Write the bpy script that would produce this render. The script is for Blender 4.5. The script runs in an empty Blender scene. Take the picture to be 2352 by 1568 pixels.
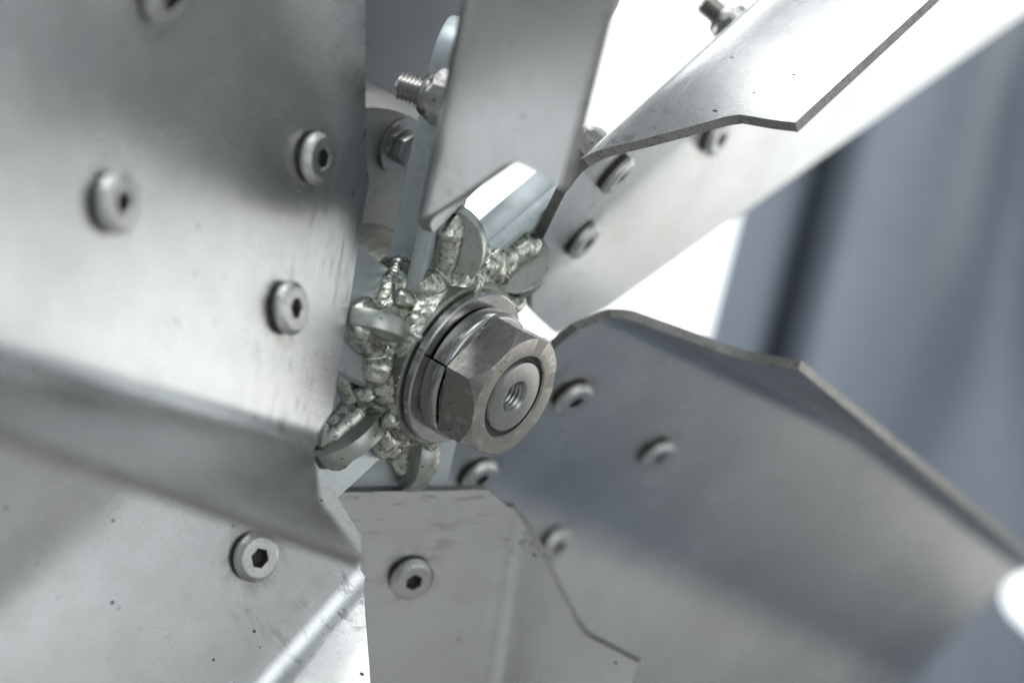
import bpy, bmesh, math, random
import numpy as np
from mathutils import Matrix, Vector, noise

random.seed(7)
MM = 0.001
scene = bpy.context.scene
COL = scene.collection

# ---------------------------------------------------------------- camera, world, lamps
# picture-aligned metric frame (mm): x right, y up, z towards the camera; hub nut near z = 0
CAM_D = 678.6
FPX = CAM_D * 6.49            # focal length for a 2352 px wide frame


def W(p):
    """frame (mm) -> world (m), hub nut one metre above the floor"""
    return Vector((p[0] * MM, -p[2] * MM, 1.0 + p[1] * MM))


def R3(v):
    return Vector((v[0], -v[2], v[1]))


cam_data = bpy.data.cameras.new("camera")
cam_data.sensor_width = 36.0
cam_data.lens = 36.0 * FPX / 2352.0
cam_data.clip_start = 0.02
cam_data.clip_end = 60.0
cam_data.dof.use_dof = True
cam_data.dof.focus_distance = (CAM_D + 4.0) * MM
cam_data.dof.aperture_fstop = 4.0
cam_data.dof.aperture_blades = 8
cam = bpy.data.objects.new("camera", cam_data)
COL.objects.link(cam)
cam.location = W((0, 0, CAM_D))
cam.rotation_euler = (math.radians(90), 0, 0)
scene.camera = cam

world = bpy.data.worlds.new("World")
scene.world = world
world.use_nodes = True
bg = world.node_tree.nodes["Background"]
bg.inputs["Color"].default_value = (0.84, 0.945, 1.0, 1)
bg.inputs["Strength"].default_value = 0.43


def area_lamp(name, loc, aim, sx, sy, power, col, spread=180):
    l = bpy.data.lights.new(name, 'AREA')
    l.shape = 'RECTANGLE'
    l.size = sx
    l.size_y = sy
    l.energy = power
    l.color = col
    l.spread = math.radians(spread)
    o = bpy.data.objects.new(name, l)
    COL.objects.link(o)
    o.location = loc
    d = Vector(aim) - Vector(loc)
    o.rotation_euler = d.to_track_quat('-Z', 'Y').to_euler()
    return o


area_lamp("skylight_lamp", (0.25, 1.05, 2.9), (0.1, 0.1, 1.0), 1.6, 1.2, 20, (0.97, 0.99, 1.0))
area_lamp("rear_fill_lamp", (-1.6, 1.25, 2.3), (0, 0.05, 1.1), 1.8, 1.6, 30, (0.93, 0.97, 1.0))  # added fill without a real source, brightens the backs of the blades
area_lamp("doorway_lamp", (1.6, 0.6, 0.66), (0, 0, 0.95), 1.4, 0.75, 0.80, (1.0, 0.985, 0.95), 76)
area_lamp("front_fill_lamp", (1.45, -1.35, 0.9), (0, 0, 1.0), 1.1, 1.5, 6.5, (0.93, 0.97, 1.0))  # added fill at front right, no window there; brightens blade reflections
area_lamp("overhead_lamp", (0.1, -0.75, 2.9), (0, 0, 1.0), 1.5, 0.9, 25, (0.96, 0.99, 1.0))

scene.view_settings.view_transform = 'Standard'
scene.view_settings.look = 'None'
scene.view_settings.exposure = 0.30
scene.view_settings.gamma = 1.0
scene.cycles.max_bounces = 8
scene.cycles.glossy_bounces = 6

# ---------------------------------------------------------------- materials


class NT:
    def __init__(self, name):
        self.m = bpy.data.materials.new(name)
        self.m.use_nodes = True
        self.t = self.m.node_tree
        self.p = self.t.nodes["Principled BSDF"]

    def n(self, kind, **kw):
        nd = self.t.nodes.new(kind)
        for k, v in kw.items():
            if k in nd.inputs:
                nd.inputs[k].default_value = v
            else:
                setattr(nd, k, v)
        return nd

    def link(self, a, b):
        self.t.links.new(a, b)

    def coord(self, scale=(1, 1, 1), rnd=True, shift=0.0):
        tc = self.n("ShaderNodeTexCoord")
        mp = self.n("ShaderNodeMapping")
        mp.inputs["Scale"].default_value = scale
        mp.inputs["Location"].default_value = (shift, shift * .7, shift * .3)
        self.link(tc.outputs["Object"], mp.inputs["Vector"])
        if not rnd:
            return mp.outputs["Vector"]
        oi = self.n("ShaderNodeObjectInfo")
        ml = self.n("ShaderNodeVectorMath", operation='SCALE')
        ml.inputs[0].default_value = (3.1, 5.7, 2.3)
        self.link(oi.outputs["Random"], ml.inputs["Scale"])
        ad = self.n("ShaderNodeVectorMath", operation='ADD')
        self.link(mp.outputs["Vector"], ad.inputs[0])
        self.link(ml.outputs[0], ad.inputs[1])
        return ad.outputs[0]

    def noise(self, vec, scale, detail=3, rough=.55, dist=0.):
        nd = self.n("ShaderNodeTexNoise")
        nd.inputs["Scale"].default_value = scale
        nd.inputs["Detail"].default_value = detail
        nd.inputs["Roughness"].default_value = rough
        nd.inputs["Distortion"].default_value = dist
        self.link(vec, nd.inputs["Vector"])
        return nd.outputs["Fac"]

    def ramp(self, fac, a, b, lo=0., hi=1.):
        r = self.n("ShaderNodeMapRange")
        r.inputs["From Min"].default_value = a
        r.inputs["From Max"].default_value = b
        r.inputs["To Min"].default_value = lo
        r.inputs["To Max"].default_value = hi
        self.link(fac, r.inputs["Value"])
        return r.outputs["Result"]

    def mul(self, a, b):
        m = self.n("ShaderNodeMath", operation='MULTIPLY')
        self.link(a, m.inputs[0])
        if isinstance(b, float):
            m.inputs[1].default_value = b
        else:
            self.link(b, m.inputs[1])
        return m.outputs[0]

    def mx(self, a, b):
        m = self.n("ShaderNodeMath", operation='MAXIMUM')
        self.link(a, m.inputs[0])
        self.link(b, m.inputs[1])
        return m.outputs[0]

    def add(self, a, b):
        m = self.n("ShaderNodeMath", operation='ADD')
        self.link(a, m.inputs[0])
        self.link(b, m.inputs[1])
        return m.outputs[0]

    def mix(self, fac, c1, c2):
        m = self.n("ShaderNodeMix", data_type='RGBA')
        self.link(fac, m.inputs[0])
        for c, i in ((c1, 6), (c2, 7)):
            if isinstance(c, tuple):
                m.inputs[i].default_value = c + (1,) if len(c) == 3 else c
            else:
                self.link(c, m.inputs[i])
        return m.outputs[2]

    def bump(self, h, dist, strength=1., prev=None):
        b = self.n("ShaderNodeBump")
        b.inputs["Distance"].default_value = dist
        b.inputs["Strength"].default_value = strength
        self.link(h, b.inputs["Height"])
        if prev is not None:
            self.link(prev, b.inputs["Normal"])
        return b.outputs["Normal"]

    def specks(self, vec, scale, r, keep, two_d=True):
        v = self.n("ShaderNodeTexVoronoi", voronoi_dimensions='2D' if two_d else '3D')
        v.inputs["Scale"].default_value = scale
        self.link(vec, v.inputs["Vector"])
        sep = self.n("ShaderNodeSeparateColor")
        self.link(v.outputs["Color"], sep.inputs[0])
        on = self.n("ShaderNodeMath", operation='LESS_THAN')
        self.link(sep.outputs[0], on.inputs[0])
        on.inputs[1].default_value = keep
        rad = self.ramp(sep.outputs[1], 0, 1, r * .45, r * 1.15)
        d = self.n("ShaderNodeMath", operation='LESS_THAN')
        self.link(v.outputs["Distance"], d.inputs[0])
        self.link(rad, d.inputs[1])
        return self.mul(on.outputs[0], d.outputs[0])


def metal(name, base, rough=(.25, .4), speck=None, dirt=(.3, .27, .22), dirt_amt=.3, wav=0.0004, grain=.00002,
          blot=40., streak=False, two_d=False, metallic=1.0, patch=None, lump=1.0, dr=(.52, .72)):
    M = NT(name)
    v = M.coord()
    base2 = tuple(c * .86 for c in base)
    n1 = M.noise(v, blot * .5, 3)
    n2 = M.noise(v, blot * 4, 5 if lump > .05 else 2, .65 if lump > .05 else .4)
    col = M.mix(M.ramp(n1, .35, .65), base, base2)
    col = M.mix(M.mul(M.ramp(n2, dr[0], dr[1]), dirt_amt), col, dirt)
    rgh = M.ramp(M.noise(v, blot * .9, 4, .6, .4), .3, .7, rough[0], rough[1])
    if patch:
        pm = M.ramp(M.noise(v, blot * 1.7, 4, .6, .6), .56, .62)
        col = M.mix(M.mul(pm, patch[1]), col, patch[0])
    if streak:
        vs = M.coord((1.0, .16, 1.0), shift=2.2)
        st = M.ramp(M.noise(vs, 330, 3, .6), .55, .63)
        tc = M.n("ShaderNodeTexCoord")
        sx = M.n("ShaderNodeSeparateXYZ")
        M.link(tc.outputs["Object"], sx.inputs[0])
        near = M.ramp(sx.outputs[0], .060, .125, 1., 0.)
        cl = M.ramp(M.noise(v, 45, 2), .42, .62)
        col = M.mix(M.mul(M.mul(M.mul(st, near), cl), .85), col, (.20, .19, .17))
        smear = M.ramp(M.noise(v, 26, 4, .6, .3), .5, .85)
        col = M.mix(M.mul(M.mul(smear, near), .2), col, (.33, .31, .27))
    if streak:
        # rolling scratches along the blade, grime round the screw heads
        scr = M.ramp(M.noise(M.coord((6., 420., 1.), shift=1.3), 1.0, 4, .7), .56, .72)
        rgh = M.add(rgh, M.mul(scr, .04))
        col = M.mix(M.mul(scr, .03), col, (.45, .45, .44))
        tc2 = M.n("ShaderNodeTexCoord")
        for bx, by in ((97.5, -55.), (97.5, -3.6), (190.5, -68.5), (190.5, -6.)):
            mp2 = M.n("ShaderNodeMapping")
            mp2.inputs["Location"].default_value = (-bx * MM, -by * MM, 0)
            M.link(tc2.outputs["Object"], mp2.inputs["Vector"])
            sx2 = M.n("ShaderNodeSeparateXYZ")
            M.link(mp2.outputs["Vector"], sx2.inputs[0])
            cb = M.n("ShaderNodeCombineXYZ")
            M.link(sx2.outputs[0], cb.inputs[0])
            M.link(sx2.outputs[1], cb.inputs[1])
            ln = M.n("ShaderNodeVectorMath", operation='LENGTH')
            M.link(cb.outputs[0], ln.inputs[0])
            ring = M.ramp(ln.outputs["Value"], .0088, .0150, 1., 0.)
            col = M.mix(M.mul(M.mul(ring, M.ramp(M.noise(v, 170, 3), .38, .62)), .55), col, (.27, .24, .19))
    met = None
    if speck:
        s = M.specks(v, *speck, two_d=two_d)
        s2 = M.mul(M.specks(M.coord(shift=.37), speck[0] * 2.3, speck[1] * .8, speck[2] * .8, two_d=two_d), .7)
        s = M.mx(s, s2)
        if two_d:
            s = M.mul(s, M.ramp(M.noise(M.coord(shift=.9), 22, 2), .47, .5))
        col = M.mix(s, col, (.035, .033, .03))
        inv = M.ramp(s, 0, 1, metallic, 0.)
        M.link(inv, M.p.inputs["Metallic"])
    else:
        M.p.inputs["Metallic"].default_value = metallic
    M.link(col, M.p.inputs["Base Color"])
    M.link(rgh, M.p.inputs["Roughness"])
    nb = None
    if wav:
        nb = M.bump(M.noise(v, 14, 1, .4), wav * 8)
    if grain:
        nb = M.bump(M.noise(v, 2600, 2), grain * 6, .6, nb)
        nb = M.bump(n2, grain * 20, .5 * lump, nb)
    if nb is not None:
        M.link(nb, M.p.inputs["Normal"])
    return M.m


M_SHEET = metal("stainless_sheet", (.66, .665, .66), (.19, .30), (62., .036, .36), dirt=(.40, .37, .32), dirt_amt=.16, dr=(.42, .9),
                wav=.00008, streak=True, two_d=True, blot=24, lump=0.)
M_EDGE = metal("cut_sheet_edge", (.36, .35, .33), (.4, .6), (420., .2, .4), dirt=(.12, .11, .1), dirt_amt=.75, wav=0,
               grain=.00006, blot=160)
M_ZINC = metal("zinc_plate", (.50, .545, .565), (.34, .50), (130., .06, .45), dirt=(.26, .27, .24), dirt_amt=.45, wav=.0001,
               blot=45, metallic=.55, lump=.3)
M_HUB = metal("oily_zinc_hub", (.27, .275, .245), (.28, .46), (300., .16, .5), dirt=(.15, .14, .10), dirt_amt=.75, wav=.0001,
              blot=60)
M_LUG = metal("galvanised_lug", (.44, .455, .42), (.22, .38), (300., .16, .45), dirt=(.17, .16, .11), dirt_amt=.6, wav=.0001, blot=55,
              lump=.3, metallic=.85)
M_WELD = metal("weld_metal", (.54, .55, .49), (.15, .36), None, dirt=(.12, .11, .07), dirt_amt=.9, dr=(.48, .66), wav=0, grain=.00002,
               blot=130)
M_NUT = metal("dull_steel_nut", (.35, .335, .31), (.18, .30), (300., .16, .5), dirt=(.19, .165, .13), dirt_amt=.38, wav=0,
              lump=.12, grain=.000012, blot=110, patch=((.50, .51, .52), .5))
M_WASHER = metal("dark_steel_washer", (.42, .415, .41), (.16, .28), (170., .08, .4), dirt=(.16, .15, .13), dirt_amt=.4, wav=0,
                 lump=.12, grain=.00001, blot=90)
M_SHAFT = metal("bright_shaft_end", (.32, .32, .315), (.18, .30), (150., .08, .4), dirt=(.14, .13, .12), dirt_amt=.35, wav=0,
                lump=.12, grain=.00001, blot=120)
M_SCREW = metal("stainless_screw", (.54, .54, .53), (.17, .28), None, dirt=(.36, .31, .27), dirt_amt=.35, wav=0, grain=.00003,
                blot=150)
M_LOCK = metal("lock_nut_steel", (.44, .43, .41), (.16, .28), (300., .14, .3), dirt=(.24, .19, .14), dirt_amt=.5, wav=0, grain=.00002,
               blot=120, lump=.2)
M_GRIME = metal("black_grime", (.05, .048, .045), (.35, .6), None, wav=0, grain=.0001, blot=200, metallic=.2)
M_SHADE = metal("screw_shade", (.045, .042, .036), (.5, .7), None, wav=0, grain=.00004, blot=200, metallic=0.)  # shade at screw-head foot and socket floor, put in as near-black colour
M_MOTOR = metal("grey_machine_paint", (.15, .155, .16), (.35, .5), None, dirt=(.14, .14, .14), dirt_amt=.3, wav=.0002, blot=12,
                metallic=.55)
M_FLANGE = metal("cast_flange_metal", (.40, .385, .37), (.38, .55), None, dirt=(.2, .19, .18), dirt_amt=.4, wav=.0001, blot=30)


def matte(name, col, col2, rough=.7, scale=6., bump=.0):
    M = NT(name)
    v = M.coord()
    n = M.noise(v, scale, 5, .6)
    M.link(M.mix(M.ramp(n, .35, .65), col, col2), M.p.inputs["Base Color"])
    M.p.inputs["Roughness"].default_value = rough
    if bump:
        M.link(M.bump(M.noise(v, scale * 30, 3), bump), M.p.inputs["Normal"])
    return M.m


M_FLOOR = matte("concrete_floor", (.48, .47, .445), (.25, .245, .235), .85, 2.2, .002)
M_CLOTH = matte("grey_blue_tarpaulin", (.25, .278, .325), (.18, .205, .248), .6, 3., .0006)
M_WHITE = matte("white_plastic", (.80, .80, .82), (.76, .76, .78), .35, 8.)
M_FRAME = matte("white_window_frame", (.75, .75, .75), (.7, .7, .7), .5, 8.)
mp_ = NT("daylit_window_low")          # lower pane: the darker ground outside shows through
mp_.p.inputs["Base Color"].default_value = (.4, .4, .4, 1)
mp_.p.inputs["Emission Color"].default_value = (1.0, .97, .92, 1)
mp_.p.inputs["Emission Strength"].default_value = .5
M_PANE_LOW = mp_.m
mp_ = NT("daylit_window")
mp_.p.inputs["Base Color"].default_value = (.9, .9, .9, 1)
mp_.p.inputs["Emission Color"].default_value = (.96, 1.0, 1.0, 1)
mp_.p.inputs["Emission Strength"].default_value = 1.0
M_PANE = mp_.m

# ---------------------------------------------------------------- mesh helpers


def link_mesh(name, verts, faces, mats, parent=None, basis=None, angle=32, mat_idx=None):
    me = bpy.data.meshes.new(name)
    me.from_pydata([tuple(v) for v in verts], [], faces)
    for m in (mats if isinstance(mats, (list, tuple)) else [mats]):
        me.materials.append(m)
    if mat_idx is not None:
        me.polygons.foreach_set("material_index", mat_idx)
    bm = bmesh.new()
    bm.from_mesh(me)
    bmesh.ops.recalc_face_normals(bm, faces=bm.faces)
    bm.to_mesh(me)
    bm.free()
    return link_obj(name, me, parent, basis, angle)


def link_obj(name, me, parent=None, basis=None, angle=32):
    if angle is not None:
        me.shade_smooth()
        me.set_sharp_from_angle(angle=math.radians(angle))
    o = bpy.data.objects.new(name, me)
    COL.objects.link(o)
    if parent is not None:
        o.parent = parent
    if basis is not None:
        o.matrix_basis = basis
    return o


def lathe(profile, n=72, a0=0., a1=2 * math.pi, twist=0.):
    """profile: closed loop of (radius, height); partial sweeps get end caps. Axis = local Z."""
    full = abs(a1 - a0 - 2 * math.pi) < 1e-6
    V, F = [], []
    k = len(profile)
    cols = n if full else n + 1
    for i in range(cols):
        t = i / n
        an = a0 + (a1 - a0) * t
        for r, h in profile:
            V.append((r * math.cos(an) * MM, r * math.sin(an) * MM, (h + twist * (t - .5)) * MM))
    for i in range(n if full else n):
        j = (i + 1) % cols
        for q in range(k):
            w = (q + 1) % k
            F.append((i * k + q, j * k + q, j * k + w, i * k + w))
    if not full:
        F.append(tuple(range(k)))
        F.append(tuple(range(n * k, n * k + k)))
    return V, F


def solid_lathe(profile, n=72):
    """open profile from the axis (r = 0) to the axis; poles merged"""
    V, F = [], []
    k = len(profile)
    idx = []
    for i in range(n):
        an = 2 * math.pi * i / n
        row = []
        for q, (r, h) in enumerate(profile):
            if r < 1e-6:
                if i == 0:
                    V.append((0, 0, h * MM))
                    row.append(len(V) - 1)
                else:
                    row.append(idx[0][q])
            else:
                V.append((r * math.cos(an) * MM, r * math.sin(an) * MM, h * MM))
                row.append(len(V) - 1)
        idx.append(row)
    for i in range(n):
        j = (i + 1) % n
        for q in range(k - 1):
            f = [idx[i][q], idx[j][q], idx[j][q + 1], idx[i][q + 1]]
            g = []
            for x in f:
                if x not in g:
                    g.append(x)
            if len(g) > 2:
                F.append(tuple(g))
    return V, F


def prism(outline, h0, h1, bevel=.5):
    """extruded outline (mm, local xy) between heights, edges lightly bevelled -> mesh data"""
    bm = bmesh.new()
    vs = [bm.verts.new((x * MM, y * MM, h0 * MM)) for x, y in outline]
    f = bm.faces.new(vs)
    r = bmesh.ops.extrude_face_region(bm, geom=[f])
    bmesh.ops.translate(bm, vec=(0, 0, (h1 - h0) * MM), verts=[g for g in r['geom'] if isinstance(g, bmesh.types.BMVert)])
    bmesh.ops.recalc_face_normals(bm, faces=bm.faces)
    if bevel:
        ed = [e for e in bm.edges if len(e.link_faces) == 2 and e.calc_face_angle(0) > .7]
        bmesh.ops.bevel(bm, geom=ed, offset=bevel * MM, segments=2, profile=.5, affect='EDGES', clamp_overlap=True)
    me = bpy.data.meshes.new("prism")
    bm.to_mesh(me)
    bm.free()
    return me


def frame_matrix(x, y, z, o):
    m = Matrix.Identity(4)
    for i, v in enumerate((x, y, z)):
        w = R3(v)
        for j in range(3):
            m[j][i] = w[j]
    m.translation = o
    return m


def thing(name, label, cat, loc):
    o = bpy.data.objects.new(name, None)
    o.empty_display_size = .05
    COL.objects.link(o)
    o.location = loc
    o['label'] = label
    o['category'] = cat
    return o


# ---------------------------------------------------------------- fan geometry numbers (mm)
AX = np.array([.74867, -.41245, .51901])
MV = np.array([.48253, .87588, 0.])
UV = np.cross(AX, MV)
ORG = np.array([1.079, -19.723, 0.])
PITCH, FLA = .4414, .9226
PHI0, STEP = 1.5095, 1.0472
ETA = -38.04
RIE, RCE, SCE, KCR = 60.2, 66.6, 33.9, .1016
RN, EN, RF, EF = 105.6, 37.3, 107.2, 62.5
ROUT = 700.
SB, BE = -60., .35
FCURVE = -1.3
SLOP = {  # small assembly differences: dphi, dpitch, dr, deta, ds, yaw
    0: (-.0147, -.0128, -2.65, -.38, -.14, .0434), 1: (.0157, -.0122, 1.98, -.65, .26, .0037),
    2: (-.0097, .0417, .44, .34, -2.16, .0194), 3: (.0047, -.0191, -.96, .46, -.21, .0331),
    4: (-.0013, .0104, 2.51, -.39, 2.26, .0071), 5: (.0054, -.008, -1.33, .63, 0., .0072)}

HUB_W = W(ORG)
fan = thing("fan", "stainless steel fan seen close up, bent blades on arms welded round a hub",
            "fan", HUB_W)
T_FAN = Matrix.Translation(-HUB_W)
AXIS_M = T_FAN @ frame_matrix(MV, UV, AX, HUB_W)      # local z = fan axis, x = angle 0


def blade_frame(k):
    dph, dp, dr, de, ds, yw = SLOP[k]
    ph = PHI0 + (k if k < 5 else -1) * STEP + dph
    r = math.cos(ph) * MV + math.sin(ph) * UV
    t = -math.sin(ph) * MV + math.cos(ph) * UV
    p = PITCH + dp
    s = math.cos(p) * t + math.sin(p) * AX
    n = math.cos(p) * AX - math.sin(p) * t
    c, w = math.cos(yw), math.sin(yw)
    r, s = c * r + w * s, c * s - w * r
    o = ORG + dr * r + ds * s + (de + ETA) * n
    return T_FAN @ frame_matrix(r, s, n, W(o))


# ---------------------------------------------------------------- blades
def fillet(P, r0, n):
    """round the middle corner of a 3-point polyline in (s, e)"""
    a, b, c = [np.array(x, float) for x in P]
    d1 = (a - b) / np.linalg.norm(a - b)
    d2 = (c - b) / np.linalg.norm(c - b)
    ang = math.acos(max(-1, min(1, d1 @ d2)))
    tl = r0 / math.tan(ang / 2)
    p1, p2 = b + d1 * tl, b + d2 * tl
    ctr = b + (d1 + d2) / np.linalg.norm(d1 + d2) * (r0 / math.sin(ang / 2))
    out = []
    a1 = math.atan2(*(p1 - ctr)[::-1])
    a2 = math.atan2(*(p2 - ctr)[::-1])
    while a2 - a1 > math.pi:
        a2 -= 2 * math.pi
    while a2 - a1 < -math.pi:
        a2 += 2 * math.pi
    for i in range(n + 1):
        t = a1 + (a2 - a1) * i / n
        out.append(ctr + r0 * np.array([math.cos(t), math.sin(t)]))
    return out


def flap_width(rho):
    return 59 + max(0., rho - 119) * .215


def profile(rho):
    """cross-section of the bent sheet at radius rho: list of (s, e, tag) columns"""
    sc = SCE + KCR * (min(rho, 330.) - RCE)
    fd = np.array([SCE + KCR * (RF - RCE) + math.cos(FLA) * EF, math.sin(FLA) * EF])   # free edge runs parallel to r
    cr = np.array([sc, 0.])
    w = flap_width(rho)
    fl = np.array([SB - w * math.cos(BE), w * math.sin(BE)])
    bd = np.array([SB, 0.])
    arc1 = fillet((fl, bd, cr), 70., 6)
    arc2 = fillet((bd, cr, fd), 13., 8)
    cols = []
    for i in range(10):
        cols.append(fl + (arc1[0] - fl) * i / 10)
    cols += arc1
    for i in range(1, 12):
        cols.append(arc1[-1] + (arc2[0] - arc1[-1]) * i / 12)
    cols += arc2
    dv = fd - arc2[-1]
    nv = np.array([dv[1], -dv[0]]) / np.linalg.norm(dv)          # outwards of the bend
    for i in range(1, 13):
        t = i / 12
        cols.append(arc2[-1] + dv * t + nv * FCURVE * 4 * t * (1 - t))
    return cols


NCOL = len(profile(100.))


def interp(x, tab):
    return float(np.interp(x, [t[0] for t in tab], [t[1] for t in tab]))


def blade_mesh(name, flap_tab, seed):
    rnd = np.random.RandomState(seed)
    ref = np.array(profile(100.))
    nfl, nm = 10, 10 + 7 + 11
    # inner edge radius for every column
    rin = []
    for c in range(NCOL):
        s, e = ref[c]
        if s <= SB + 1e-6:
            d = math.hypot(s - SB, e)
            rin.append(interp(d, flap_tab))
        elif c < nm + 5:
            rin.append(interp(s, [(SB, flap_tab[0][1]), (-48, RIE), (24, RIE - 1), (SCE, RCE), (SCE + 9, RCE + 1)]))
        else:
            d = math.hypot(s - (SCE + KCR * (100 - RCE)), e)
            rin.append(interp(d, [(0, RCE), (EN, RN), (EN + 3, RN + .3), (EF, RF)]))
    NR = 60
    top = np.zeros((NR, NCOL, 3))
    for c in range(NCOL):
        for j in range(NR):
            t = (j / (NR - 1)) ** 1.25
            rho = rin[c] + (ROUT + .75 * max(0., 20 - ref[c][0]) - rin[c]) * t      # tip cut on a slant
            s, e = profile(rho)[c]
            top[j, c] = (rho, s, e)
    # hand-sheared look: slight waviness of the cut edge
    jit = np.interp(np.arange(NCOL), np.arange(0, NCOL, 2)[: (NCOL + 1) // 2], rnd.normal(0, .18, (NCOL + 1) // 2))
    top[0, :, 0] += jit
    du = np.gradient(top, axis=1)
    dv = np.gradient(top, axis=0)
    N = np.cross(dv, du)
    N /= np.linalg.norm(N, axis=2, keepdims=True)
    if N[20, 20, 2] < 0:
        N = -N
    bot = top - N * 4.0
    V = np.concatenate([top.reshape(-1, 3), bot.reshape(-1, 3)]) * MM
    F, MI = [], []
    off = NR * NCOL
    for j in range(NR - 1):
        for c in range(NCOL - 1):
            a, b, d, e = j * NCOL + c, j * NCOL + c + 1, (j + 1) * NCOL + c + 1, (j + 1) * NCOL + c
            F += [(a, b, d, e), (off + e, off + d, off + b, off + a)]
            MI += [0, 0]
    for c in range(NCOL - 1):
        a, b = c, c + 1
        F.append((b, a, off + a, off + b)); MI.append(1)
        a, b = (NR - 1) * NCOL + c, (NR - 1) * NCOL + c + 1
        F.append((a, b, off + b, off + a)); MI.append(1)
    for j in range(NR - 1):
        a, b = j * NCOL, (j + 1) * NCOL
        F.append((a, b, off + b, off + a)); MI.append(1)
        a, b = a + NCOL - 1, b + NCOL - 1
        F.append((b, a, off + a, off + b)); MI.append(1)
    return V, F, MI


FLAP_DEFAULT = [(0, RIE), (20, 82), (49, 107), (59, 119)]
FLAPS = {0: [(0, 61.5), (20, 81), (49, 107), (59, 119)], 4: [(0, 69), (16, 69.5), (46, 84), (59, 119)]}

BOLTS = [(97.5, -55.), (97.5, -3.6), (190.5, -69.4), (190.5, -6.)]


def hexpts(af, ph=0.):
    R = af / 2 / math.cos(math.pi / 6)
    return [(R * math.cos(ph + i * math.pi / 3), R * math.sin(ph + i * math.pi / 3)) for i in range(6)]


def screw_mesh():
    """button head with hexagon socket, base at z = 0"""
    bm = bmesh.new()
    n = 48
    prof = [(8.2, -.2), (8.35, .2), (8.45, 1.2), (8.3, 1.55), (8.65, 1.6), (8.8, 1.75), (8.8, 2.9), (8.6, 3.2), (7.2, 4.6), (6.95, 4.76), (6.6, 4.8), (6.1, 4.8)]
    rings = [[bm.verts.new((r * math.cos(2 * math.pi * i / n) * MM, r * math.sin(2 * math.pi * i / n) * MM, h * MM))
              for i in range(n)] for r, h in prof]

    def hexring(af, h):
        pts = hexpts(af)
        out = []
        for i in range(n):
            a, b = pts[i // 8], pts[(i // 8 + 1) % 6]
            t = (i % 8) / 8
            out.append(bm.verts.new(((a[0] + (b[0] - a[0]) * t) * MM, (a[1] + (b[1] - a[1]) * t) * MM, h * MM)))
        return out
    rings += [hexring(6.5, 4.8), hexring(6.1, 4.5), hexring(6.0, .9)]
    tip = bm.verts.new((0, 0, .2 * MM))
    for A, B in zip(rings, rings[1:]):
        for i in range(n):
            bm.faces.new((A[i], A[(i + 1) % n], B[(i + 1) % n], B[i]))
    for i in range(n):
        bm.faces.new((rings[-1][i], rings[-1][(i + 1) % n], tip))
    bmesh.ops.recalc_face_normals(bm, faces=bm.faces)
    me = bpy.data.meshes.new("screw")
    bm.to_mesh(me)
    bm.free()
    me.materials.append(M_SCREW)
    me.materials.append(M_SHADE)
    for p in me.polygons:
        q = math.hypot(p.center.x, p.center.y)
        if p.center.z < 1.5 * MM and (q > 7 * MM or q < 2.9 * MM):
            p.material_index = 1  # foot band and socket floor get the painted shade
    return me


def lock_nut_mesh():
    """hexagon lock nut with domed collar and the threaded screw end standing out; seat at z = 0, pointing +z"""
    V, F = [], []
    n = 72
    R = 17 / 2

    def rh(t):
        x = (t + math.pi / 6) % (math.pi / 3) - math.pi / 6
        return R / math.cos(x)
    prof = []
    rows = []
    for i in range(n):
        t = 2 * math.pi * i / n
        h = rh(t)
        col = [(min(h, 8.9), 0.), (h, .7 * (h - 8.2) / 1.6 + .1), (h, 7.0 - 1.1 * (h - 8.5) / 1.3), (min(h, 8.3), 7.6), (7.7, 8.0),
               (7.5, 9.2), (6.9, 10.3), (5.9, 10.8), (5.0, 10.9)]
        rows.append([(r * math.cos(t), r * math.sin(t), z) for r, z in col])
    k = len(rows[0])
    for row in rows:
        V += [(x * MM, y * MM, z * MM) for x, y, z in row]
    for i in range(n):
        j = (i + 1) % n
        for q in range(k - 1):
            F.append((i * k + q, j * k + q, j * k + q + 1, i * k + q + 1))
    # threaded end (fine zigzag, slightly helical)
    m = 40
    zz = []
    z = 10.2
    while z < 19.0:
        zz += [(4.2, z), (4.95, z + .55), (4.95, z + .75), (4.2, z + 1.3)]
        z += 1.5
    zz += [(4.2, z), (3.6, z + .6), (0.0, z + .6)]
    base = len(V)
    kk = len(zz)
    for i in range(m):
        t = 2 * math.pi * i / m
        for r, h in zz:
            hh = h + (t / (2 * math.pi) - .5) * 1.5 * .0
            V.append((r * math.cos(t) * MM, r * math.sin(t) * MM, hh * MM))
    for i in range(m):
        j = (i + 1) % m
        for q in range(kk - 1):
            F.append((base + i * kk + q, base + j * kk + q, base + j * kk + q + 1, base + i * kk + q + 1))
    me = bpy.data.meshes.new("lock_nut")
    me.from_pydata(V, [], F)
    bm = bmesh.new()
    bm.from_mesh(me)
    bmesh.ops.remove_doubles(bm, verts=bm.verts, dist=1e-7)
    bmesh.ops.recalc_face_normals(bm, faces=bm.faces)
    bm.to_mesh(me)
    bm.free()
    me.materials.append(M_LOCK)
    return me


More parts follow.
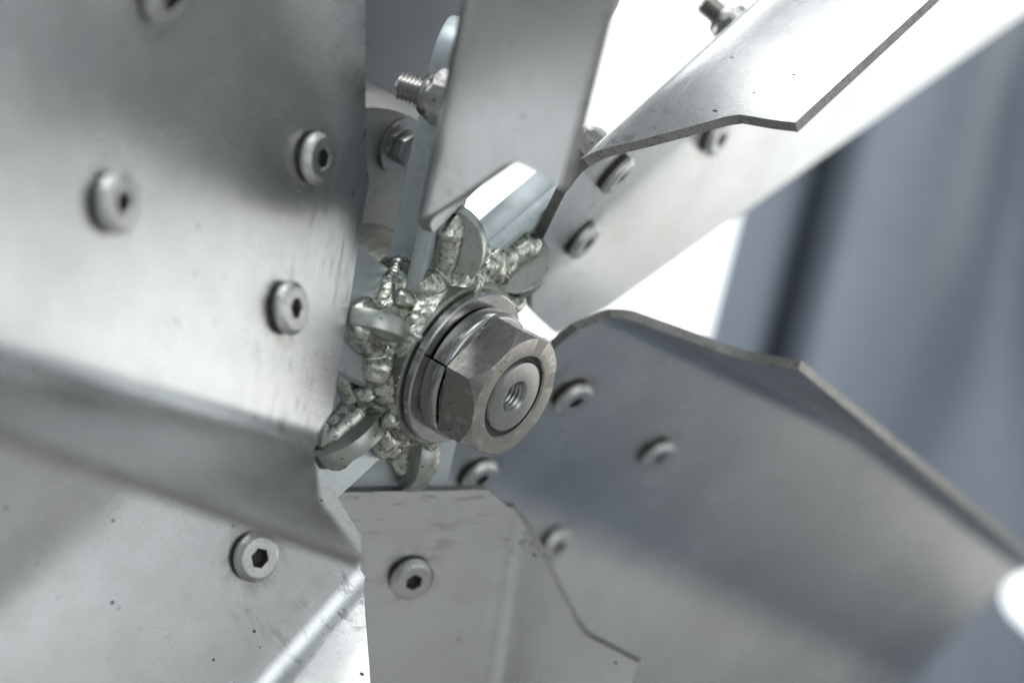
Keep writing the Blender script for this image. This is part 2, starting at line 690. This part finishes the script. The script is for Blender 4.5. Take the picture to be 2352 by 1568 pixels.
def bead_mesh(path, rad, seed, ripple=2.1, depth=.045, flat=.85):
    """weld bead along a 3-D path (mm): a lumpy tube with ripple rings"""
    rnd = random.Random(seed)
    P = [Vector(p) for p in path]
    seg = []
    for a, b in zip(P, P[1:]):
        L = (b - a).length
        k = max(2, int(L / .28))
        for i in range(k):
            seg.append(a.lerp(b, i / k))
    seg.append(P[-1])
    tot = len(seg)
    n = 26
    V, F = [], []
    off = Vector((rnd.random() * 50, rnd.random() * 50, rnd.random() * 50))
    acc = 0.
    for i, p in enumerate(seg):
        t = (seg[min(i + 1, tot - 1)] - seg[max(i - 1, 0)]).normalized()
        up = Vector((0, 0, 1)) if abs(t.z) < .9 else Vector((1, 0, 0))
        b = t.cross(up).normalized()
        c = b.cross(t).normalized()
        if i:
            acc += (p - seg[i - 1]).length
        x = i / (tot - 1)
        env = min(1., math.sqrt(max(.02, min(x, 1 - x) * (tot * .28) / rad * 1.2)))
        saw = 1 - depth * (((acc + .5 * math.sin(acc)) / ripple) % 1.0)
        for q in range(n):
            an = 2 * math.pi * q / n
            d = b * math.cos(an) + c * math.sin(an) * flat
            bow = t * (-.35 * rad * abs(math.cos(an)))
            w = noise.noise((p + d * rad) * .10 + off) * .36 + noise.noise((p + d * rad) * .3 + off) * .07
            v = p + d * rad * env * saw * (1 + w) + bow * env
            V.append(tuple(v * MM))
    for i in range(tot - 1):
        for q in range(n):
            w = (q + 1) % n
            F.append((i * n + q, i * n + w, (i + 1) * n + w, (i + 1) * n + q))
    F.append(tuple(range(n)))
    F.append(tuple(range((tot - 1) * n, tot * n)))
    return V, F


def weld_mass(parts, parent, basis):
    """beads melted into one continuous lump of weld metal"""
    V, F = [], []
    for v, f in parts:
        o = len(V)
        V += v
        F += [tuple(i + o for i in q) for q in f]
    ob = link_mesh("weld", V, F, M_WELD, parent, basis, None)
    md = ob.modifiers.new("melt", 'REMESH')
    md.mode = 'VOXEL'
    md.voxel_size = .00042
    md.use_smooth_shade = True
    sm = ob.modifiers.new("smooth", 'SMOOTH')
    sm.factor = .5
    sm.iterations = 10
    bpy.context.view_layer.update()
    me = bpy.data.meshes.new_from_object(ob.evaluated_get(bpy.context.evaluated_depsgraph_get()))
    ob.modifiers.clear()
    ob.data = me
    me.shade_smooth()
    return ob


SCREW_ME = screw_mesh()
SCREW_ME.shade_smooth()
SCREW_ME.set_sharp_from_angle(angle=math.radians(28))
NUT_ME = lock_nut_mesh()
NUT_ME.shade_smooth()
NUT_ME.set_sharp_from_angle(angle=math.radians(28))

# arm outlines in blade coordinates (x radial, y tangential)
PLATE = [(24, -38), (62, -40), (74, -70), (205, -84), (212, -70), (212, -8), (204, 5), (24, 5)]


def round_bar(x0, x1, yc, w, n=12):
    pts = [(x0, yc - w)]
    for i in range(n + 1):
        a = -math.pi / 2 + math.pi * i / n
        pts.append((x1 - w + w * math.cos(a), yc + w * math.sin(a)))
    pts.append((x0, yc + w))
    return pts


EAR = [(22, -3), (22, 6)] + [(43 + 15.5 * math.sin(a), -2 + 14.5 * math.cos(a)) for a in
                            [math.radians(x) for x in range(-75, 100, 12)]] + [(56, -3)]

for k in range(6):
    BF = blade_frame(k)
    V, F, MI = blade_mesh("blade", FLAPS.get(k, FLAP_DEFAULT), 40 + k)
    bl = link_mesh("blade", V, F, [M_SHEET, M_EDGE], fan, BF, 30, MI)
    arm = link_obj("arm", prism(PLATE, -9.2, -4.1, .5), fan, BF, 30)
    arm.data.materials.append(M_ZINC)
    bar = link_obj("bar", prism(round_bar(20, 120, -26.5, 13.5), -22.0, -9.1, .7), arm, None, 30)
    bar.data.materials.append(M_ZINC)
    # lug standing on the plate beside the hub
    lug_b = Matrix(((1, 0, 0, 0), (0, 0, -1, -13 * MM), (0, 1, 0, 0), (0, 0, 0, 1)))
    lug = link_obj("lug", prism(EAR, -3.2, 3.2, .5), arm, lug_b, 30)
    lug.data.materials.append(M_LUG)
    def wl(s0, s1):                 # line where the plate meets the hub cylinder
        out = []
        for q in range(6):
            s_ = s0 + (s1 - s0) * q / 5
            out.append((math.sqrt(max(200., 32. ** 2 - (.904 * s_ + 17.5) ** 2)) + .6, s_, -2.6))
        return out
    beads = [
        ([(27, -9.6, -2.6), (40, -9.4, -2), (51, -9.6, -1), (57, -10.4, .6)], 6.5),
        ([(26, -16.8, -2.4), (40, -16.8, -2.4), (55, -16.6, -2)], 6.2),
        ([(30, 5, -5), (31, -1, -2), (30, -7, 3)], 6.2),
        ([(31, -8, 1), (36, -8.5, 1)], 6.4), ([(28, -18, 0), (34, -20, -1)], 5.6),
        (wl(7, -39), 4.6), ([(27, 7, -4), (27.5, 7, -9), (27, 6, -13)], 4.2),
        ([(27, -12, 11), (32, -13, 12), (36, -13, 12.2)], 3.4),
    ]
    weld_mass([bead_mesh(pth, rad, k * 10 + i) for i, (pth, rad) in enumerate(beads)], arm, None)
    for i, (r, s) in enumerate(BOLTS):
        if s < SB:
            d = SB - s
            s2, e2 = SB - d * math.cos(BE), d * math.sin(BE)
            nrm = Vector((0, math.sin(BE), math.cos(BE)))
        else:
            s2, e2, nrm = s, (.35 if s < -50 else 0.), Vector((0, math.sin(BE * .35) if s < -50 else 0, 1)).normalized()
        q = nrm.to_track_quat('Z', 'Y').to_matrix().to_4x4() @ Matrix.Rotation(random.random() * 2, 4, 'Z')
        q.translation = Vector((r, s2, e2)) * MM
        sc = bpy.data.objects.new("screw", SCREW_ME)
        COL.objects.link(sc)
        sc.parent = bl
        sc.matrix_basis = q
        back = 9.2
        q2 = (-nrm).to_track_quat('Z', 'Y').to_matrix().to_4x4() @ Matrix.Rotation(random.random() * 1.0, 4, 'Z')
        q2.translation = (Vector((r, s2, e2)) - nrm * back) * MM
        nu = bpy.data.objects.new("lock_nut", NUT_ME)
        COL.objects.link(nu)
        nu.parent = bl
        nu.matrix_basis = q2

# ---------------------------------------------------------------- hub, washers, nut, shaft
V, F = lathe([(15.6, -27), (31.2, -27), (32, -27.8), (32, -84), (31, -85), (15.6, -85)], 96)
hub = link_mesh("hub", V, F, M_HUB, fan, AXIS_M, 30)
V, F = lathe([(15.8, -23.2), (29.2, -23.2), (29.8, -23.8), (29.8, -26.4), (29.3, -26.95), (15.8, -26.95)], 120)
link_mesh("flat_washer", V, F, M_WASHER, fan, AXIS_M, 40)
# split spring washer with its gap towards the camera side
g0 = math.radians(94.4)
V, F = lathe([(16, -15.6), (23.6, -15.6), (24.5, -15.85), (25.0, -16.6), (25.1, -17.6), (24.9, -22.3), (24.4, -22.9), (16, -22.9)], 120,
             g0 + math.radians(.9), g0 + 2 * math.pi - math.radians(.9), .7)
link_mesh("spring_washer", V, F, M_WASHER, fan, AXIS_M, 45)


def big_nut():
    V, F = [], []
    AFH, R0 = 22.5, 22.7
    n = 96
    ph = math.radians(33.6)
    cols = []
    for i in range(n):
        t = 2 * math.pi * i / n
        x = t % (math.pi / 3)
        x = min(x, math.pi / 3 - x)          # 0 at a corner
        rh = AFH / math.cos(math.pi / 6 - x)
        drop = max(0., rh - R0) * 1.32
        col = [(15.6, -15.2), (23.4, -15.2), (rh - .25, -15.0 if rh > 23 else -15.15), (rh, -14.6), (rh, -drop - .12),
               (min(rh, R0), -.06 if rh > R0 else -.25), (min(rh, R0) - .3, 0.), (16.1, 0.), (15.6, -.7), (15.6, -15.2)]
        cols.append([(r * math.cos(t + ph) * MM, r * math.sin(t + ph) * MM, z * MM) for r, z in col])
    k = len(cols[0]) - 1
    for c in cols:
        V += c[:k]
    for i in range(n):
        j = (i + 1) % n
        for q in range(k):
            F.append((i * k + q, j * k + q, j * k + (q + 1) % k, i * k + (q + 1) % k))
    return V, F


V, F = big_nut()
link_mesh("hex_nut", V, F, M_NUT, fan, AXIS_M, 24)
# shaft end with a threaded centre hole
prof = [(0, -210), (14.9, -210), (15.3, -90), (15.3, -27), (13.9, -26), (13.9, -1.2), (13.3, -.1), (12.8, .05), (6.3, .05), (5.4, -.9)]
z = -1.2
while z > -20:
    prof += [(5.35, z), (4.55, z - .75), (5.35, z - 1.5)]
    z -= 1.65
prof += [(4.5, z), (0, z - 1)]
V, F = solid_lathe(prof, 96)
shaft = link_mesh("shaft", V, F, M_SHAFT, fan, AXIS_M, 24)
# grime ring packed into the thread gap
V, F = lathe([(13.85, -2.4), (15.65, -2.4), (15.65, -1.25), (14.7, -1.5), (13.85, -1.1)], 96)
link_mesh("grime_ring", V, F, M_GRIME, shaft, None, 40)


def cyl_pt(ax, ang, R):
    a = math.radians(ang)
    return (R * math.cos(a), R * math.sin(a), ax)


def hub_weld():
    """continuous lumpy weld metal laid round the hub where the arms meet it"""
    inv = AXIS_M.inverted()
    lines = []
    for k in range(6):
        BF = blade_frame(k)
        for pts in ([(-3.0, q) for q in np.linspace(8, -40, 26)], [(q, 5.5) for q in np.linspace(-3, -21, 10)],
                    [(q, -13.) for q in np.linspace(-3, 14, 10)]):
            for n_, s_ in pts:
                lat = .904 * s_ - .427 * (n_ - 38)
                rho = math.sqrt(max(100., 1024 - lat * lat))
                w = inv @ BF @ (Vector((rho, s_, n_)) * MM) / MM
                lines.append((w.z, math.atan2(w.y, w.x) * 32))
    L = np.array(lines)
    NA, NT = 76, 420
    V, F = [], []
    for i in range(NA):
        ax = -27.6 - 44 * i / (NA - 1)
        for q in range(NT):
            th = -math.pi + 2 * math.pi * q / NT
            dt = np.abs(L[:, 1] - th * 32)
            dt = np.minimum(dt, 2 * math.pi * 32 - dt)
            d = math.sqrt(float(np.min((L[:, 0] - ax) ** 2 + dt ** 2)))
            P = Vector((32 * math.cos(th), 32 * math.sin(th), ax))
            n1 = noise.noise(P * .13)
            n2 = noise.noise(P * .32 + Vector((7, 3, 1)))
            rip = abs(math.sin(d * 1.5 + n1 * 3)) * .12
            h = (4.0 + 2.6 * n1 + .5 * n2 - rip) * math.exp(-(d / (4.4 + .6 * n1)) ** 2)
            h *= min(1., (i + .2) / 4.)
            R = 31.75 + h + .15 * n2
            V.append((R * math.cos(th) * MM, R * math.sin(th) * MM, ax * MM))
    for i in range(NA - 1):
        for q in range(NT):
            w = (q + 1) % NT
            F.append((i * NT + q, i * NT + w, (i + 1) * NT + w, (i + 1) * NT + q))
    return V, F


V, F = hub_weld()
link_mesh("weld", V, F, M_WELD, hub, None, 180)
# spatter beads
bm = bmesh.new()
for i in range(46):
    a = random.uniform(20, 165)
    ax = random.uniform(-46, -27.6)
    r = random.uniform(.25, .7)
    bmesh.ops.create_icosphere(bm, subdivisions=1, radius=r * MM, matrix=Matrix.Translation(Vector(cyl_pt(ax, a, 32.1)) * MM))
me = bpy.data.meshes.new("weld_spatter")
bm.to_mesh(me)
bm.free()
me.materials.append(M_WELD)
sp = link_obj("weld_spatter", me, hub, None, 60)
sp['kind'] = "stuff"

# ---------------------------------------------------------------- motor behind the fan
motor = thing("motor", "grey motor and machine panel behind the fan, round bolted flange on its face", "motor", HUB_W)
V, F = lathe([(15.9, -96.5), (72.6, -96.5), (74.2, -97.6), (77.5, -104), (77.5, -118), (15.9, -118)], 128)
link_mesh("flange", V, F, M_FLANGE, motor, AXIS_M, 30)
for ang in (3, 63, 123, 183, 243, 303):
    a = math.radians(ang)
    base = AXIS_M @ Matrix.Translation(Vector((61.5 * math.cos(a), 61.5 * math.sin(a), -96.5)) * MM)
    V, F = lathe([(4, 0), (11.2, 0), (11.4, .4), (11.2, 2.0), (4, 2.0)], 48)
    ws = link_mesh("washer", V, F, M_WASHER, motor, base, 40)
    me = prism(hexpts(12, .3), 2.0, 7.0, .4)
    me.materials.append(M_WASHER)
    link_obj("hex_bolt", me, motor, base, 30)
up = np.array([0, 1, 0.]) - AX[1] * AX
up /= np.linalg.norm(up)
rt = np.cross(up, AX)
PF = T_FAN @ frame_matrix(rt, up, AX, HUB_W)
me = prism([(-60, -60), (95, -60), (95, 200), (-60, 200)], -160, -134, 4)
me.materials.append(M_MOTOR)
link_obj("machine_panel", me, motor, PF, 30)

# ---------------------------------------------------------------- surroundings
me = bpy.data.meshes.new("floor")
me.from_pydata([(-6, -5, 0), (6, -5, 0), (6, 5, 0), (-6, 5, 0)], [], [(0, 1, 2, 3)])
me.materials.append(M_FLOOR)
fl = link_obj("floor", me, None, None, None)
fl['kind'] = "structure"


def px(x, y, zc):
    d = CAM_D - zc
    return ((x - 1176) * d / FPX, -(y - 784) * d / FPX, zc)


# bright window far behind: frame, two panes
win = thing("glazed_doorway", "wide overexposed white glazed doorway behind the fan, brightest at upper right", "doorway", W((150, 0, -1650)))
x0, x1, y0, y1 = -420, 1900, -940, 760


def box_mesh(lo, hi, bevel=2.):
    me = prism([(lo[0], lo[1]), (hi[0], lo[1]), (hi[0], hi[1]), (lo[0], hi[1])], lo[2], hi[2], bevel)
    return me


WM = frame_matrix((1, 0, 0), (0, 1, 0), (0, 0, 1), Vector((0, 0, 0)))
WIN_M = Matrix.Translation(-win.location) @ frame_matrix((1, 0, 0), (0, 1, 0), (0, 0, 1), W((0, 0, -1650)))
YM = -420
for (ya, yb), mt in (((YM + 22, y1), M_PANE), ((y0, YM - 22), M_PANE_LOW)):
    me = box_mesh((x0, ya, -6), (x1, yb, 0), 0)
    me.materials.append(mt)
    link_obj("pane", me, win, WIN_M, None)
me = box_mesh((x0 - .2, YM - 21.5, -25), (x1 + .2, YM + 21.5, 25), 3)
me.materials.append(M_FRAME)
link_obj("rail", me, win, WIN_M, 30)
for lo, hi in (((x0 - 50, y0 - 50, -30), (x1 + 50, y0 - .5, 30)), ((x0 - 50, y1 + .5, -30), (x1 + 50, y1 + 50, 30)),
               ((x0 - 50, y0 - .4, -30), (x0 - .5, y1 + .4, 30)), ((x1 + .5, y0 - .4, -30), (x1 + 50, y1 + .4, 30))):
    me = box_mesh(lo, hi, 3)
    me.materials.append(M_FRAME)
    link_obj("frame", me, win, WIN_M, 30)


# grey-blue tarpaulin hanging at the right, with deep folds
def tarp():
    Z0 = -860.
    K = (CAM_D - Z0) / (CAM_D + 520.)        # sizes below were measured for a sheet 520 mm behind the nut
    NX, NY = 110, 190
    top_px, bot_px = 1935., 1665.

    def fold(u, v):
        # u: 0 left edge .. 1 right ; returns depth offset (mm)
        s = u * 620
        d = 26 * math.sin(s / 46. + 1.2 * v) + 14 * math.sin(s / 21. + 2.1 + 2 * v)
        d -= 70 * math.exp(-((s - 50) / 11.) ** 2)                 # deep fold
        d -= 46 * math.exp(-((s - 150 - 190 * v) / 44.) ** 2)             # diagonal sag
        d += 30 * math.exp(-((s - 250 - 120 * v) / 60.) ** 2)
        return d
    F_ = []
    NF = 40                                   # last rows: unseen floor cloth, added to darken the lower right blade's reflection
    for j in range(NY + 1):
        v = j / NY
        y = 330 - min(1., j / (NY - NF)) * 1115
        yp = 784 - y * FPX / (CAM_D + 520.)
        e = 1702 - .26 * (yp - 470)       # slanting left border
        xl = (e - 1176) * (CAM_D + 520.) / FPX
        xr = 352 - 31 * math.exp(-((yp - 1385) / 92.) ** 2) + 6 * math.sin(yp / 130.)   # right border, bulged in low down
        xr += 400 * max(0., min(1., (-600 - y) / 70.))  # unseen foot flare, added to darken the same blade reflection
        for i in range(NX + 1):
            u = i / NX
            x = xl + u * (xr - xl)
            if j > NY - NF:
                t = (j - NY + NF) / NF
                wr = 9 * math.sin(x / 38. + 5 * t) + 7 * math.sin(t * 16 + x / 70.)
                F_.append((x * K, -972 + wr, Z0 + 480 * t + 20 * math.sin(x / 60.)))
                continue
            F_.append((x * K, max(y * K, -985.), Z0 + K * fold((x - xl) / 620, v * 1.5) * (.35 + .65 * min(1, u * 8))))
    V = [W(p) for p in F_]
    me = bpy.data.meshes.new("tarpaulin")
    fs = []
    for j in range(NY):
        for i in range(NX):
            a = j * (NX + 1) + i
            fs.append((a, a + 1, a + NX + 2, a + NX + 1))
    me.from_pydata([tuple(v) for v in V], [], fs)
    me.materials.append(M_CLOTH)
    o = link_obj("tarpaulin", me, None, None, 80)
    s = o.modifiers.new("thickness", 'SOLIDIFY')
    s.thickness = .003
    s.offset = -1
    o['label'] = "blurred grey-blue tarpaulin hanging in soft folds at the right, behind the fan blades"
    o['category'] = "tarpaulin"
    return o


tarp()
